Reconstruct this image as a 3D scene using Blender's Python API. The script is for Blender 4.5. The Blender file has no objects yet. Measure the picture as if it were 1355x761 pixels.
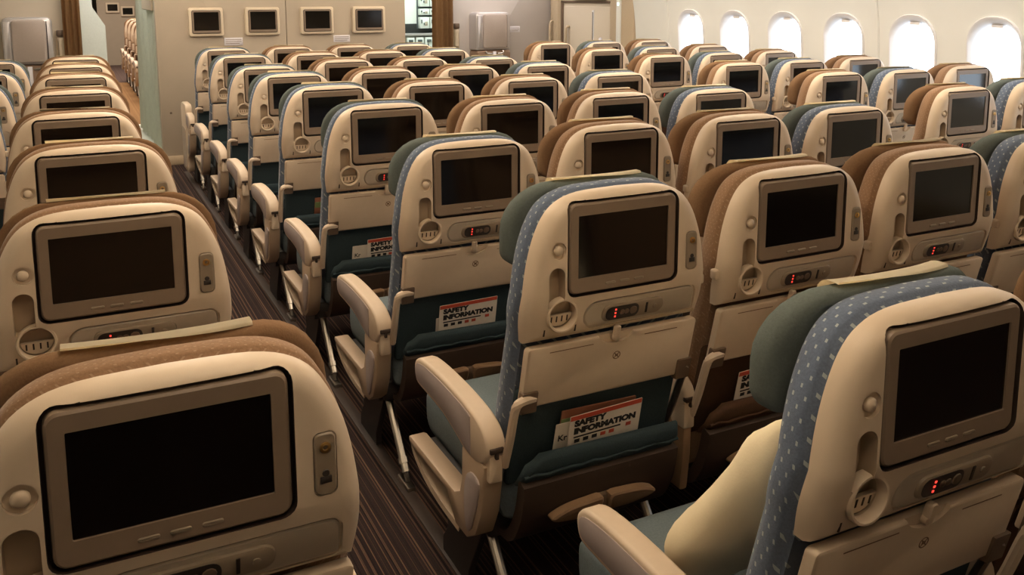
import bpy, bmesh, math, random
from mathutils import Vector, Matrix
random.seed(7)
PI = math.pi
D = bpy.data
C = bpy.context.scene.collection
SC = bpy.context.scene

# ------------------------------------------------------------------ camera
cam_d = D.cameras.new('camera'); cam = D.objects.new('camera', cam_d); C.objects.link(cam)
F_PX, YAW, PITCH, ROLL, CY = 1186.42, 0.459, -0.1491, -0.0016, -211.25
cam_d.sensor_width = 36.0
cam_d.lens = 36.0 * F_PX / 1355.0
cam_d.shift_y = CY / 1355.0
cam_d.clip_start = 0.05
_fw = Vector((math.sin(YAW) * math.cos(PITCH), math.cos(YAW) * math.cos(PITCH), math.sin(PITCH)))
_r0 = Vector((math.cos(YAW), -math.sin(YAW), 0)); _u0 = _r0.cross(_fw)
_r = _r0 * math.cos(ROLL) + _u0 * math.sin(ROLL); _u = -_r0 * math.sin(ROLL) + _u0 * math.cos(ROLL)
cam.matrix_world = Matrix(((_r.x, _u.x, -_fw.x, 0), (_r.y, _u.y, -_fw.y, 0), (_r.z, _u.z, -_fw.z, 1.55), (0, 0, 0, 1)))
SC.camera = cam

# ------------------------------------------------------------------ world, lights, exposure
W = D.worlds.new('sky'); SC.world = W; W.use_nodes = True
bg = W.node_tree.nodes['Background']
bg.inputs[0].default_value = (0.80, 0.90, 1.0, 1); bg.inputs[1].default_value = 5.5
SC.view_settings.view_transform = 'Standard'; SC.view_settings.look = 'None'
SC.view_settings.gamma = 1.0; SC.view_settings.exposure = 0.0
SC.view_settings.use_curve_mapping = False

def area_light(name, loc, sx, sy, power, color, rot=(0, 0, 0)):
    l = D.lights.new(name, 'AREA'); l.shape = 'RECTANGLE'; l.size = sx; l.size_y = sy
    l.energy = power; l.color = color
    o = D.objects.new(name, l); C.objects.link(o); o.location = loc; o.rotation_euler = rot
    return o
WARM = (1.0, 0.83, 0.64)
UP = (math.pi, 0, 0)
# indirect cove lighting: long lamps on the bins, shining up at the ceiling
area_light('cove_light', (0.45, 4.0, 2.02), 0.30, 8.2, 106, WARM, UP)
area_light('cove_light', (3.35, 4.0, 2.02), 0.30, 8.2, 112, WARM, UP)
# direct downlights
area_light('cabin_light', (0.55, 6.0, 2.28), 0.35, 5.2, 25, (1.0, 0.91, 0.80))
area_light('cabin_light', (3.22, 5.6, 2.28), 0.35, 6.0, 27, (1.0, 0.91, 0.80))
area_light('cabin_light', (1.88, 5.6, 2.28), 1.2, 5.4, 24, (1.0, 0.91, 0.80))
area_light('cabin_light', (4.62, 4.4, 2.05), 0.25, 6.6, 28, (1.0, 0.97, 0.95))
area_light('cross_aisle_light', (4.3, 9.15, 2.2), 1.6, 0.35, 18, (1.0, 0.94, 0.92))
area_light('galley_light', (3.9, 10.35, 2.2), 1.0, 0.4, 24, (0.88, 1.0, 0.96))
area_light('vestibule_light', (0.40, 9.6, 2.2), 1.0, 1.4, 26, (1.0, 0.97, 0.92))
area_light('front_cabin_light', (0.8, 16.0, 2.2), 1.4, 9.0, 200, (1.0, 0.86, 0.72))

# ------------------------------------------------------------------ materials
def new_mat(name):
    m = D.materials.new(name); m.use_nodes = True
    nt = m.node_tree
    return m, nt, nt.nodes['Principled BSDF']
def node(nt, t, **kw):
    n = nt.nodes.new(t)
    for k, v in kw.items(): setattr(n, k, v)
    return n
def plain(name, col, rough=0.5, metal=0.0, spec=0.5, grain=0.06, gscale=60.0, bump=0.0, bscale=300.0):
    """Principled surface with a little procedural mottling and optional grain relief."""
    m, nt, p = new_mat(name)
    p.inputs['Roughness'].default_value = rough; p.inputs['Metallic'].default_value = metal
    p.inputs['Specular IOR Level'].default_value = spec
    tc = node(nt, 'ShaderNodeTexCoord')
    nz = node(nt, 'ShaderNodeTexNoise'); nz.inputs['Scale'].default_value = gscale; nz.inputs['Detail'].default_value = 3
    nt.links.new(tc.outputs['Object'], nz.inputs['Vector'])
    mix = node(nt, 'ShaderNodeMix', data_type='RGBA')
    a = [max(0, c * (1 - grain)) for c in col]; b = [min(1, c * (1 + grain)) for c in col]
    mix.inputs['A'].default_value = (*a, 1); mix.inputs['B'].default_value = (*b, 1)
    nt.links.new(nz.outputs['Fac'], mix.inputs['Factor'])
    nt.links.new(mix.outputs['Result'], p.inputs['Base Color'])
    if bump:
        n2 = node(nt, 'ShaderNodeTexNoise'); n2.inputs['Scale'].default_value = bscale
        nt.links.new(tc.outputs['Object'], n2.inputs['Vector'])
        bp = node(nt, 'ShaderNodeBump'); bp.inputs['Strength'].default_value = bump; bp.inputs['Distance'].default_value = 0.002
        nt.links.new(n2.outputs['Fac'], bp.inputs['Height']); nt.links.new(bp.outputs['Normal'], p.inputs['Normal'])
    return m
def mth(nt, op, a, b=None, c=None):
    n = node(nt, 'ShaderNodeMath', operation=op)
    for i, v in enumerate((a, b, c)):
        if v is None: continue
        if isinstance(v, (int, float)): n.inputs[i].default_value = v
        else: nt.links.new(v, n.inputs[i])
    return n.outputs[0]
def dashed(name, col, dash, pu=0.021, pv=0.0165, wu=0.10, wv=0.24, speck=0.0):
    """Woven upholstery with staggered rows of small light dashes (seen on the sides)."""
    m, nt, p = new_mat(name); p.inputs['Roughness'].default_value = 0.9; p.inputs['Specular IOR Level'].default_value = 0.15
    p.inputs['Sheen Weight'].default_value = 0.15
    tc = node(nt, 'ShaderNodeTexCoord'); sp = node(nt, 'ShaderNodeSeparateXYZ')
    nt.links.new(tc.outputs['Object'], sp.inputs[0])
    ax = sp.outputs['Y']
    v = mth(nt, 'DIVIDE', mth(nt, 'SUBTRACT', sp.outputs['Z'], mth(nt, 'ABSOLUTE', sp.outputs['X'])), pv)
    row = mth(nt, 'FLOOR', v)
    u = mth(nt, 'ADD', mth(nt, 'DIVIDE', ax, pu), mth(nt, 'MULTIPLY', mth(nt, 'MODULO', row, 2.0), 0.5))
    du = mth(nt, 'ABSOLUTE', mth(nt, 'SUBTRACT', mth(nt, 'FRACT', u), 0.5))
    dv = mth(nt, 'ABSOLUTE', mth(nt, 'SUBTRACT', mth(nt, 'FRACT', v), 0.5))
    k = mth(nt, 'MULTIPLY', mth(nt, 'LESS_THAN', du, wu), mth(nt, 'LESS_THAN', dv, wv))
    nz = node(nt, 'ShaderNodeTexNoise'); nz.inputs['Scale'].default_value = 260
    nt.links.new(tc.outputs['Object'], nz.inputs['Vector'])
    m0 = node(nt, 'ShaderNodeMix', data_type='RGBA')
    m0.inputs['A'].default_value = (*[c * 0.72 for c in col], 1); m0.inputs['B'].default_value = (*[c * 1.25 for c in col], 1)
    nt.links.new(nz.outputs['Fac'], m0.inputs['Factor'])
    m1 = node(nt, 'ShaderNodeMix', data_type='RGBA'); m1.inputs['B'].default_value = (*dash, 1)
    nt.links.new(m0.outputs['Result'], m1.inputs['A']); nt.links.new(k, m1.inputs['Factor'])
    nt.links.new(m1.outputs['Result'], p.inputs['Base Color'])
    bp = node(nt, 'ShaderNodeBump'); bp.inputs['Strength'].default_value = 0.3; bp.inputs['Distance'].default_value = 0.002
    nt.links.new(nz.outputs['Fac'], bp.inputs['Height']); nt.links.new(bp.outputs['Normal'], p.inputs['Normal'])
    return m
def emit(name, col, s):
    m, nt, p = new_mat(name)
    p.inputs['Base Color'].default_value = (*col, 1); p.inputs['Emission Color'].default_value = (*col, 1)
    p.inputs['Emission Strength'].default_value = s
    return m
def striped_carpet(name, cols, freq):
    """Carpet with irregular fine stripes running along the aisle (y)."""
    m, nt, p = new_mat(name); p.inputs['Roughness'].default_value = 0.95; p.inputs['Specular IOR Level'].default_value = 0.1
    tc = node(nt, 'ShaderNodeTexCoord'); mp = node(nt, 'ShaderNodeMapping'); mp.inputs['Scale'].default_value = (freq, 0.0, 0.0)
    nt.links.new(tc.outputs['Object'], mp.inputs[0])
    nz = node(nt, 'ShaderNodeTexNoise'); nz.inputs['Scale'].default_value = 1.0; nz.inputs['Detail'].default_value = 2.0; nz.inputs['Roughness'].default_value = 0.6
    nt.links.new(mp.outputs[0], nz.inputs['Vector'])
    cr = node(nt, 'ShaderNodeValToRGB'); els = cr.color_ramp.elements
    while len(els) < len(cols): els.new(0.5)
    for e, (pos, c) in zip(els, cols): e.position = pos; e.color = (*c, 1)
    nt.links.new(nz.outputs['Fac'], cr.inputs[0])
    n2 = node(nt, 'ShaderNodeTexNoise'); n2.inputs['Scale'].default_value = 220
    nt.links.new(tc.outputs['Object'], n2.inputs['Vector'])
    mx = node(nt, 'ShaderNodeMix', data_type='RGBA', blend_type='MULTIPLY'); mx.inputs['Factor'].default_value = 0.55
    nt.links.new(cr.outputs[0], mx.inputs['A']); nt.links.new(n2.outputs['Color'], mx.inputs['B'])
    nt.links.new(mx.outputs['Result'], p.inputs['Base Color'])
    bp = node(nt, 'ShaderNodeBump'); bp.inputs['Strength'].default_value = 0.5; bp.inputs['Distance'].default_value = 0.003
    nt.links.new(n2.outputs['Fac'], bp.inputs['Height']); nt.links.new(bp.outputs['Normal'], p.inputs['Normal'])
    return m
def glass_mat(name):
    m, nt, p = new_mat(name)
    out = nt.nodes['Material Output']; nt.nodes.remove(p)
    tr = node(nt, 'ShaderNodeBsdfTransparent'); tr.inputs[0].default_value = (0.97, 0.985, 1, 1)
    gl = node(nt, 'ShaderNodeBsdfGlossy'); gl.inputs['Roughness'].default_value = 0.03
    mx = node(nt, 'ShaderNodeMixShader')
    mx.inputs[0].default_value = 0.05; nt.links.new(tr.outputs[0], mx.inputs[1]); nt.links.new(gl.outputs[0], mx.inputs[2])
    nt.links.new(mx.outputs[0], out.inputs[0])
    return m

M = dict(
    shell=plain('seat_plastic', (0.62, 0.495, 0.365), 0.42, spec=0.4, grain=0.04, gscale=25, bump=0.05, bscale=700),
    tray=plain('tray_plastic', (0.58, 0.46, 0.34), 0.5, spec=0.35, grain=0.04, bump=0.06, bscale=600),
    gasket=plain('dark_gasket', (0.035, 0.02, 0.013), 0.7),
    bezel=plain('monitor_plastic', (0.23, 0.165, 0.115), 0.45, grain=0.05),
    screen=plain('black_screen', (0.004, 0.003, 0.0025), 0.11, spec=0.5, grain=0.0),
    dark=plain('dark_plastic', (0.03, 0.022, 0.018), 0.5),
    grey=plain('grey_plastic', (0.46, 0.385, 0.295), 0.38),
    socket=plain('socket_plastic', (0.26, 0.20, 0.14), 0.45),
    brass=plain('brass', (0.75, 0.5, 0.2), 0.3, metal=1.0),
    recess=plain('recess_plastic', (0.46, 0.35, 0.24), 0.5),
    steel=plain('steel', (0.40, 0.36, 0.31), 0.30, metal=1.0),
    bracket=plain('brown_bracket', (0.13, 0.085, 0.055), 0.45),
    arm=plain('armrest_plastic', (0.60, 0.475, 0.355), 0.45, spec=0.4, grain=0.04, bump=0.04, bscale=600),
    inlay=plain('armrest_inlay_plastic', (0.36, 0.30, 0.285), 0.55, grain=0.05),
    panel=plain('arm_panel_plastic', (0.44, 0.325, 0.225), 0.45, grain=0.05),
    pad=plain('foot_pad_plastic', (0.28, 0.17, 0.095), 0.5),
    frame=plain('seat_frame_metal', (0.035, 0.03, 0.028), 0.5),
    cloth=plain('cream_cloth', (0.82, 0.72, 0.54), 0.9, spec=0.1, bump=0.2, bscale=400),
    pillow=plain('pillow_cloth', (0.90, 0.78, 0.55), 0.9, spec=0.1, grain=0.08, gscale=12, bump=0.15, bscale=250),
    mark=plain('print_brown', (0.16, 0.09, 0.05), 0.8),
    red=emit('red_digits', (1.0, 0.06, 0.04), 1.5),
    paper=plain('card_paper', (0.80, 0.72, 0.62), 0.6), cardred=plain('card_red', (0.55, 0.08, 0.04), 0.6),
    ink=plain('card_ink', (0.012, 0.01, 0.01), 0.7), cardgreen=plain('card_green', (0.18, 0.26, 0.10), 0.6),
    magazine=plain('magazine_cover', (0.30, 0.12, 0.07), 0.5),
    wall=plain('wall_laminate', (0.48, 0.40, 0.305), 0.6, spec=0.3, grain=0.05, gscale=8, bump=0.04, bscale=400),
    wallbase=plain('wall_kick_plate', (0.46, 0.35, 0.23), 0.5),
    lining=plain('cabin_lining', (0.76, 0.75, 0.69), 0.55, spec=0.3, grain=0.02, gscale=5, bump=0.03, bscale=500),
    winframe=plain('window_surround', (0.82, 0.80, 0.79), 0.45, grain=0.02),
    wallmon=plain('wall_monitor_frame', (0.72, 0.60, 0.44), 0.45),
    ceiling=plain('ceiling_panel', (0.86, 0.82, 0.74), 0.6),
    lilac=plain('partition_laminate', (0.47, 0.415, 0.375), 0.6, grain=0.05, gscale=5),
    doorp=plain('door_lining', (0.64, 0.55, 0.43), 0.5, grain=0.03),
    doorf=plain('door_frame', (0.50, 0.39, 0.26), 0.5),
    curtain=plain('brown_curtain', (0.30, 0.17, 0.08), 0.85, spec=0.1, grain=0.15, gscale=30, bump=0.2),
    greencurt=plain('green_curtain', (0.64, 0.65, 0.55), 0.85, spec=0.1, grain=0.10, gscale=30, bump=0.2),
    white=plain('galley_white', (0.78, 0.82, 0.76), 0.45), cartgap=plain('galley_dark', (0.02, 0.022, 0.02), 0.4),
    latch=plain('galley_latch', (0.10, 0.12, 0.12), 0.5),
    aluminium=plain('brushed_aluminium', (0.60, 0.56, 0.55), 0.35, metal=0.6, grain=0.05),
    jump=plain('jumpseat_vinyl', (0.44, 0.36, 0.31), 0.5, grain=0.05), jumpbase=plain('jumpseat_base', (0.27, 0.17, 0.11), 0.5),
    placard=plain('placard_paper', (0.72, 0.68, 0.70), 0.6),
    vinyl=plain('vestibule_vinyl', (0.50, 0.53, 0.46), 0.4, grain=0.08, gscale=30),
    metalstrip=plain('threshold_metal', (0.80, 0.74, 0.64), 0.35, metal=0.4),
    track=plain('seat_track_cover', (0.055, 0.038, 0.032), 0.55),
    glass=glass_mat('window_glass'),
)
M['carpet'] = striped_carpet('aisle_carpet', [(0.36, (0.014, 0.010, 0.012)), (0.47, (0.055, 0.036, 0.034)), (0.53, (0.022, 0.015, 0.016)), (0.585, (0.25, 0.15, 0.10)), (0.63, (0.045, 0.028, 0.026)), (0.70, (0.17, 0.105, 0.085))], 110.0)
M['woodfloor'] = striped_carpet('front_cabin_carpet', [(0.3, (0.36, 0.19, 0.085)), (0.7, (0.52, 0.30, 0.14))], 30.0)
M['darkcarpet'] = striped_carpet('far_carpet', [(0.3, (0.13, 0.085, 0.075)), (0.7, (0.20, 0.14, 0.12))], 40.0)
BLUE = dict(fabric=dashed('blue_upholstery', (0.122, 0.155, 0.222), (0.36, 0.41, 0.43), 0.023, 0.019, 0.075, 0.20),
            head=plain('teal_headrest_cloth', (0.118, 0.138, 0.128), 0.95, spec=0.1, grain=0.18, gscale=220, bump=0.25, bscale=350),
            low=plain('teal_back_cloth', (0.042, 0.062, 0.070), 0.95, spec=0.1, grain=0.2, gscale=200, bump=0.3, bscale=300),
            skirt=plain('brown_leather_skirt', (0.050, 0.030, 0.020), 0.6, grain=0.1, bump=0.1, bscale=150),
            seat=plain('blue_cushion_cloth', (0.165, 0.205, 0.225), 0.95, spec=0.1, grain=0.2, gscale=200, bump=0.25, bscale=350))
BROWN = dict(fabric=dashed('brown_upholstery', (0.28, 0.165, 0.095), (0.36, 0.235, 0.15), 0.012, 0.011, 0.1, 0.16),
             head=plain('brown_headrest_cloth', (0.20, 0.115, 0.062), 0.95, spec=0.1, grain=0.2, gscale=220, bump=0.25, bscale=350),
             low=plain('brown_back_cloth', (0.085, 0.046, 0.028), 0.95, spec=0.1, grain=0.2, gscale=200, bump=0.3, bscale=300),
             skirt=BLUE['skirt'],
             seat=plain('brown_cushion_cloth', (0.25, 0.155, 0.095), 0.95, spec=0.1, grain=0.2, gscale=200, bump=0.25, bscale=350))

# ------------------------------------------------------------------ mesh helpers
def rrect(x0, x1, z0, z1, r, n=5):
    """Rounded rectangle outline, counter-clockwise; r is one radius or (bl, br, tr, tl)."""
    if not isinstance(r, (tuple, list)): r = (r,) * 4
    pts = []
    for (cx, cz, a0, rr) in ((x0 + r[0], z0 + r[0], PI, r[0]), (x1 - r[1], z0 + r[1], 1.5 * PI, r[1]), (x1 - r[2], z1 - r[2], 0, r[2]), (x0 + r[3], z1 - r[3], 0.5 * PI, r[3])):
        if rr < 1e-5: pts.append((cx, cz)); continue
        for i in range(n + 1):
            a = a0 + i / n * PI / 2
            pts.append((cx + rr * math.cos(a), cz + rr * math.sin(a)))
    return pts
def inset2(pts, d):
    n = len(pts); out = []
    for i in range(n):
        p0 = Vector(pts[i - 1]); p1 = Vector(pts[i]); p2 = Vector(pts[(i + 1) % n])
        e1 = (p1 - p0); e2 = (p2 - p1)
        if e1.length < 1e-9: e1 = e2
        if e2.length < 1e-9: e2 = e1
        n1 = Vector((-e1.y, e1.x)).normalized(); n2 = Vector((-e2.y, e2.x)).normalized()
        m = n1 + n2
        if m.length < 1e-6: m = n1
        m.normalize(); k = max(0.45, m.dot(n1))
        q = p1 + m * (d / k); out.append((q.x, q.y))
    return out
def add_loft(bm, rings, cap=True, closed=False):
    vr = [[bm.verts.new(p) for p in ring] for ring in rings]
    n = len(vr[0])
    for a, b in zip(vr, vr[1:] + ([vr[0]] if closed else [])):
        for i in range(n):
            try: bm.faces.new((a[i], a[(i + 1) % n], b[(i + 1) % n], b[i]))
            except ValueError: pass
    if cap and not closed:
        bm.faces.new(list(reversed(vr[0]))); bm.faces.new(vr[-1])
    return vr
def add_slab(bm, outline, layers, plane='xz'):
    """Outline swept through (inset, depth) layers. plane xz: depth is y; yz: depth is x; xy: depth is z."""
    rings = []
    for ins, d in layers:
        o = inset2(outline, ins) if abs(ins) > 1e-9 else outline
        if plane == 'xz': rings.append([(a, d, b) for a, b in o])
        elif plane == 'yz': rings.append([(d, a, b) for a, b in o])
        else: rings.append([(a, b, d) for a, b in o])
    add_loft(bm, rings)
def soft(d0, d1, r, n=3):
    """Layers of a slab between depths d0 and d1 with rounded edges of radius r."""
    L = [(r * (1 - math.sin(i / n * PI / 2)), d0 + r * (1 - math.cos(i / n * PI / 2))) for i in range(n + 1)]
    return L + [(a, d1 - (b - d0)) for a, b in reversed(L)]
def add_box(bm, x0, x1, y0, y1, z0, z1, r=0.0, n=2):
    r = min(r, 0.49 * min(x1 - x0, y1 - y0, z1 - z0))
    if r <= 0:
        add_slab(bm, [(x0, z0), (x1, z0), (x1, z1), (x0, z1)], [(0, y0), (0, y1)])
    else:
        add_slab(bm, rrect(x0, x1, z0, z1, r, n + 1), soft(y0, y1, r, n))
def add_tube(bm, pts, r, seg=8, r1=None):
    pts = [Vector(p) for p in pts]; rings = []
    up = Vector((0.13, 0.31, 1)).normalized()
    for i, p in enumerate(pts):
        t = (pts[min(i + 1, len(pts) - 1)] - pts[max(i - 1, 0)]).normalized()
        a = t.cross(up)
        if a.length < 0.05: a = t.cross(Vector((1, 0, 0)))
        a.normalize(); b = t.cross(a)
        rr = r if r1 is None else r + (r1 - r) * i / (len(pts) - 1)
        rings.append([tuple(p + (a * math.cos(k / seg * 2 * PI) + b * math.sin(k / seg * 2 * PI)) * rr) for k in range(seg)])
    add_loft(bm, rings)
def add_disc_stack(bm, cx, cz, layers, seg=20):
    """Turned shape about an axis along y: layers of (radius, y)."""
    add_loft(bm, [[(cx + r * math.cos(k / seg * 2 * PI), y, cz + r * math.sin(k / seg * 2 * PI)) for k in range(seg)] for r, y in layers])
def smooth_path(pts, n=6):
    """Catmull-Rom through 2D or 3D points."""
    P = [Vector(p) for p in pts]; P = [P[0] * 2 - P[1]] + P + [P[-1] * 2 - P[-2]]
    out = []
    for i in range(1, len(P) - 2):
        for k in range(n):
            t = k / n
            out.append(tuple(0.5 * ((2 * P[i]) + (P[i + 1] - P[i - 1]) * t + (2 * P[i - 1] - 5 * P[i] + 4 * P[i + 1] - P[i + 2]) * t * t + (3 * P[i] - P[i - 1] - 3 * P[i + 1] + P[i + 2]) * t ** 3)))
    out.append(tuple(P[-2]))
    return out
def to_mesh(name, bm, mats, angle=35):
    bmesh.ops.recalc_face_normals(bm, faces=bm.faces)
    me = D.meshes.new(name); bm.to_mesh(me); bm.free()
    for m in (mats if isinstance(mats, (list, tuple)) else [mats]): me.materials.append(m)
    for p in me.polygons: p.use_smooth = True
    me.set_sharp_from_angle(angle=math.radians(angle))
    return me
def obj(name, bm, mats, parent=None, label=None, kind=None, angle=35):
    me = bm if isinstance(bm, bpy.types.Mesh) else to_mesh(name, bm, mats, angle)
    o = D.objects.new(name, me); C.objects.link(o)
    if parent: o.parent = parent
    if label: o['label'] = label
    if kind: o['kind'] = kind
    return o
def thing(name, label, cat, loc=(0, 0, 0), rz=0.0, group=None):
    o = D.objects.new(name, None); C.objects.link(o); o.empty_display_size = 0.1
    o.location = loc; o.rotation_euler = (0, 0, rz)
    o['label'] = label; o['category'] = cat
    if group: o['group'] = group
    return o
def tag(o, label, cat, group=None):
    o['label'] = label; o['category'] = cat
    if group: o['group'] = group
    return o
def copy_tree(o, parent=None):
    c = o.copy(); C.objects.link(c)
    if parent: c.parent = parent
    for ch in o.children: copy_tree(ch, c)
    return c
def boolean(bm_a, cutters, mats):
    """Subtract each cutter bmesh from bm_a; returns a bmesh."""
    bmesh.ops.recalc_face_normals(bm_a, faces=bm_a.faces)
    me = D.meshes.new('tmp'); bm_a.to_mesh(me); bm_a.free()
    a = D.objects.new('tmp', me); C.objects.link(a); tmp = [a]
    for cb in cutters:
        bmesh.ops.recalc_face_normals(cb, faces=cb.faces)
        mc = D.meshes.new('tmp'); cb.to_mesh(mc); cb.free()
        c = D.objects.new('tmp', mc); C.objects.link(c); tmp.append(c)
        md = a.modifiers.new('b', 'BOOLEAN'); md.operation = 'DIFFERENCE'; md.solver = 'EXACT'; md.object = c
    dg = bpy.context.evaluated_depsgraph_get()
    r = D.meshes.new_from_object(a.evaluated_get(dg))
    bm = bmesh.new(); bm.from_mesh(r)
    for t in tmp:
        m = t.data; D.objects.remove(t); D.meshes.remove(m)
    D.meshes.remove(r)
    return bm
def cutter(outline, d0, d1):
    b = bmesh.new(); add_slab(b, outline, [(0, d0), (0, d1)]); return b
def text_mesh(name, body, size, mat, bold=0.0, align='LEFT', sx=1.0):
    """Flat lettering standing in the xz plane, facing -y."""
    c = D.curves.new(name, 'FONT'); c.body = body; c.size = size; c.offset = bold; c.align_x = align; c.extrude = 0.0002
    c.resolution_u = 3
    o = D.objects.new(name, c); C.objects.link(o)
    dg = bpy.context.evaluated_depsgraph_get()
    me = D.meshes.new_from_object(o.evaluated_get(dg)); D.objects.remove(o); D.curves.remove(c)
    me.transform(Matrix(((sx, 0, 0, 0), (0, 0, -1, 0), (0, 1, 0, 0), (0, 0, 0, 1))))
    me.materials.clear(); me.materials.append(mat); me.name = name
    return me

# ------------------------------------------------------------------ the setting
def struct(name, bm, mat, parent=None):
    return obj(name, bm, mat, parent, kind=None if parent else 'structure')
def bx(x0, x1, y0, y1, z0, z1, r=0.0):
    b = bmesh.new(); add_box(b, x0, x1, y0, y1, z0, z1, r); return b
XR, XL = 5.27, -1.50
struct('floor', bx(XL - 0.1, XR + 0.15, -2.0, 8.60, -0.06, 0.0), M['carpet'])
struct('floor_vestibule', bx(XL - 0.1, XR + 0.4, 8.60, 11.42, -0.06, 0.0), M['vinyl'])
struct('floor_front_cabin', bx(XL - 0.1, XR + 0.4, 11.42, 17.2, -0.06, 0.0), M['woodfloor'])
struct('floor_far_cabin', bx(XL - 0.1, XR + 0.4, 17.2, 30, -0.06, 0.0), M['darkcarpet'])
struct('trim_1', bx(0.2, 0.90, 11.36, 11.46, 0.0, 0.012, 0.005), M['metalstrip'])
struct('ceiling', bx(XL - 0.1, XR + 0.4, -2.0, 30, 2.32, 2.40), M['ceiling'])
struct('wall_back', bx(XL - 0.1, XR + 0.4, -2.08, -2.0, 0, 2.32), M['wall'])
struct('wall_left', bx(XL - 0.1, XL, -2.0, 30, 0, 2.32), M['lining'])
struct('wall_far_end', bx(XL, XR + 0.4, 30, 30.1, 0, 2.32), M['lilac'])
struct('wall_right_front', bx(5.43, 5.47, 7.78, 30, 0, 2.32), M['lining'])

# right-hand cabin lining with window openings
prof = [(5.24, 0.0), (5.275, 0.4), (5.29, 0.8), (5.275, 1.1), (5.235, 1.45), (5.13, 1.8), (4.95, 2.1), (4.75, 2.34)]
def lining_x(z):
    for (a, za), (b, zb) in zip(prof, prof[1:]):
        if za <= z <= zb: return a + (b - a) * (z - za) / (zb - za)
    return prof[-1][0]
sp = smooth_path(prof, 4)
b = bmesh.new()
ring = [(x, z) for x, z in sp] + [(x + 0.09, z) for x, z in reversed(sp)]
add_loft(b, [[(x, -2.0, z) for x, z in ring], [(x, 7.78, z) for x, z in ring]])
WIN_Y = [0.65 + 0.62 * i for i in range(11)]
ZW = 1.095
cuts = []
for wy in WIN_Y:
    cb = bmesh.new()
    o2 = rrect(wy - 0.186, wy + 0.186, ZW - 0.296, ZW + 0.296, 0.165, 6)
    add_slab(cb, o2, [(0, 5.0), (0, 5.6)], 'yz'); cuts.append(cb)
b = boolean(b, cuts, None)
struct('wall_right', b, M['lining'])
for i, wy in enumerate(WIN_Y):
    w = struct('window_%d' % (i + 1), bmesh.new(), M['winframe'])
    rings = []
    for hw_, hh, dx in ((0.196, 0.286, -0.002), (0.192, 0.282, -0.010), (0.184, 0.274, -0.008), (0.168, 0.250, 0.012), (0.158, 0.234, 0.035), (0.155, 0.230, 0.05), (0.155, 0.230, 0.072), (0.196, 0.286, 0.072)):
        o2 = rrect(wy - hw_, wy + hw_, ZW - hh - 0.02, ZW + hh + 0.02, hw_ * 0.9, 7)
        rings.append([(lining_x(z) + dx, y, z) for y, z in o2])
    b = bmesh.new(); add_loft(b, rings, cap=False, closed=True)
    obj('window_frame', b, M['winframe'], w)
    b = bmesh.new()
    o2 = rrect(wy - 0.157, wy + 0.157, ZW - 0.252, ZW + 0.252, 0.140, 7)
    add_loft(b, [[(lining_x(z) + 0.056, y, z) for y, z in o2], [(lining_x(z) + 0.060, y, z) for y, z in o2]])
    obj('pane', b, M['glass'], w)
    b = bmesh.new()
    add_slab(b, rrect(wy - 0.04, wy + 0.04, ZW + 0.232, ZW + 0.252, 0.006, 3), [(0, lining_x(ZW + .2) + 0.022), (0, lining_x(ZW + .2) + 0.05)], 'yz')
    obj('shade_grip', b, M['winframe'], w)
for i, ty in enumerate((4.665, 7.20)):
    b = bmesh.new()
    add_tube(b, [(x - 0.002, ty, z) for x, z in sp], 0.010, 8)
    struct('trim_%d' % (i + 2), b, M['lining'])
b = bmesh.new(); add_box(b, 5.16, 5.25, -2.0, 7.78, 0.0, 0.14, 0.01); struct('baseboard_right', b, M['wallbase'])

# centre bulkhead with its kick plate and joint
struct('wall_front', bx(0.715, 1.867, 8.60, 8.72, 0, 2.32, 0.004), M['wall'])
struct('wall_front_second', bx(1.871, 3.055, 8.60, 8.72, 0, 2.32, 0.004), M['wall'])
struct('baseboard_front', bx(0.716, 3.054, 8.588, 8.602, 0, 0.085, 0.004), M['wallbase'])
b = bmesh.new(); add_disc_stack(b, 0.80, 0.48, [(0.010, 8.602), (0.010, 8.596), (0.007, 8.594)], 10)
struct('trim_4', b, M['bracket'])
# right partition with jump seat, left partition, monument side panels
struct('wall_partition_right', bx(3.86, 5.425, 9.62, 9.70, 0, 2.32, 0.004), M['lilac'])
struct('wall_partition_left', bx(XL, -0.02, 9.62, 9.70, 0, 2.32, 0.004), M['wall'])
b = bmesh.new(); add_slab(b, [(0.13, 0), (0.345, 0), (0.345, 1.24), (0.24, 1.42), (0.22, 2.32), (0.13, 2.32)], [(0, 9.72), (0, 9.98)])
struct('wall_monument_left', b, M['white'])

# side door in the cross aisle
dr = struct('door_1', bx(5.325, 5.40, 8.26, 9.42, 0.02, 2.1, 0.02), M['doorp'])
obj('door_liner', bx(5.312, 5.33, 8.34, 9.34, 0.25, 1.40, 0.008), M['doorp'], dr)
obj('door_header_box', bx(5.26, 5.36, 8.42, 9.10, 1.47, 1.66, 0.02), M['doorf'], dr)
obj('joint_strip', bx(5.304, 5.316, 8.665, 8.70, 0.4, 1.36, 0.003), M['winframe'], dr)
obj('joint_seal', bx(5.301, 5.306, 8.676, 8.690, 0.4, 1.34, 0.001), M['gasket'], dr)
b = bmesh.new(); add_tube(b, smooth_path([(5.33, 9.22, 1.17), (5.27, 9.22, 1.15), (5.265, 9.22, 1.05), (5.265, 9.22, 0.92), (5.27, 9.22, 0.83), (5.33, 9.22, 0.81)]), 0.016)
obj('assist_handle', b, M['doorf'], dr)
b = bmesh.new(); add_tube(b, smooth_path([(5.32, 8.34, 0.88), (5.26, 8.36, 0.93), (5.25, 8.42, 1.02), (5.27, 8.46, 1.05)]), 0.030, 10, 0.02)
obj('door_handle', b, M['placard'], dr)
b = bmesh.new()
for y in (8.262, 9.395): add_box(b, 5.305, 5.33, y - 0.018, y + 0.018, 0.05, 1.46, 0.003)
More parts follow.
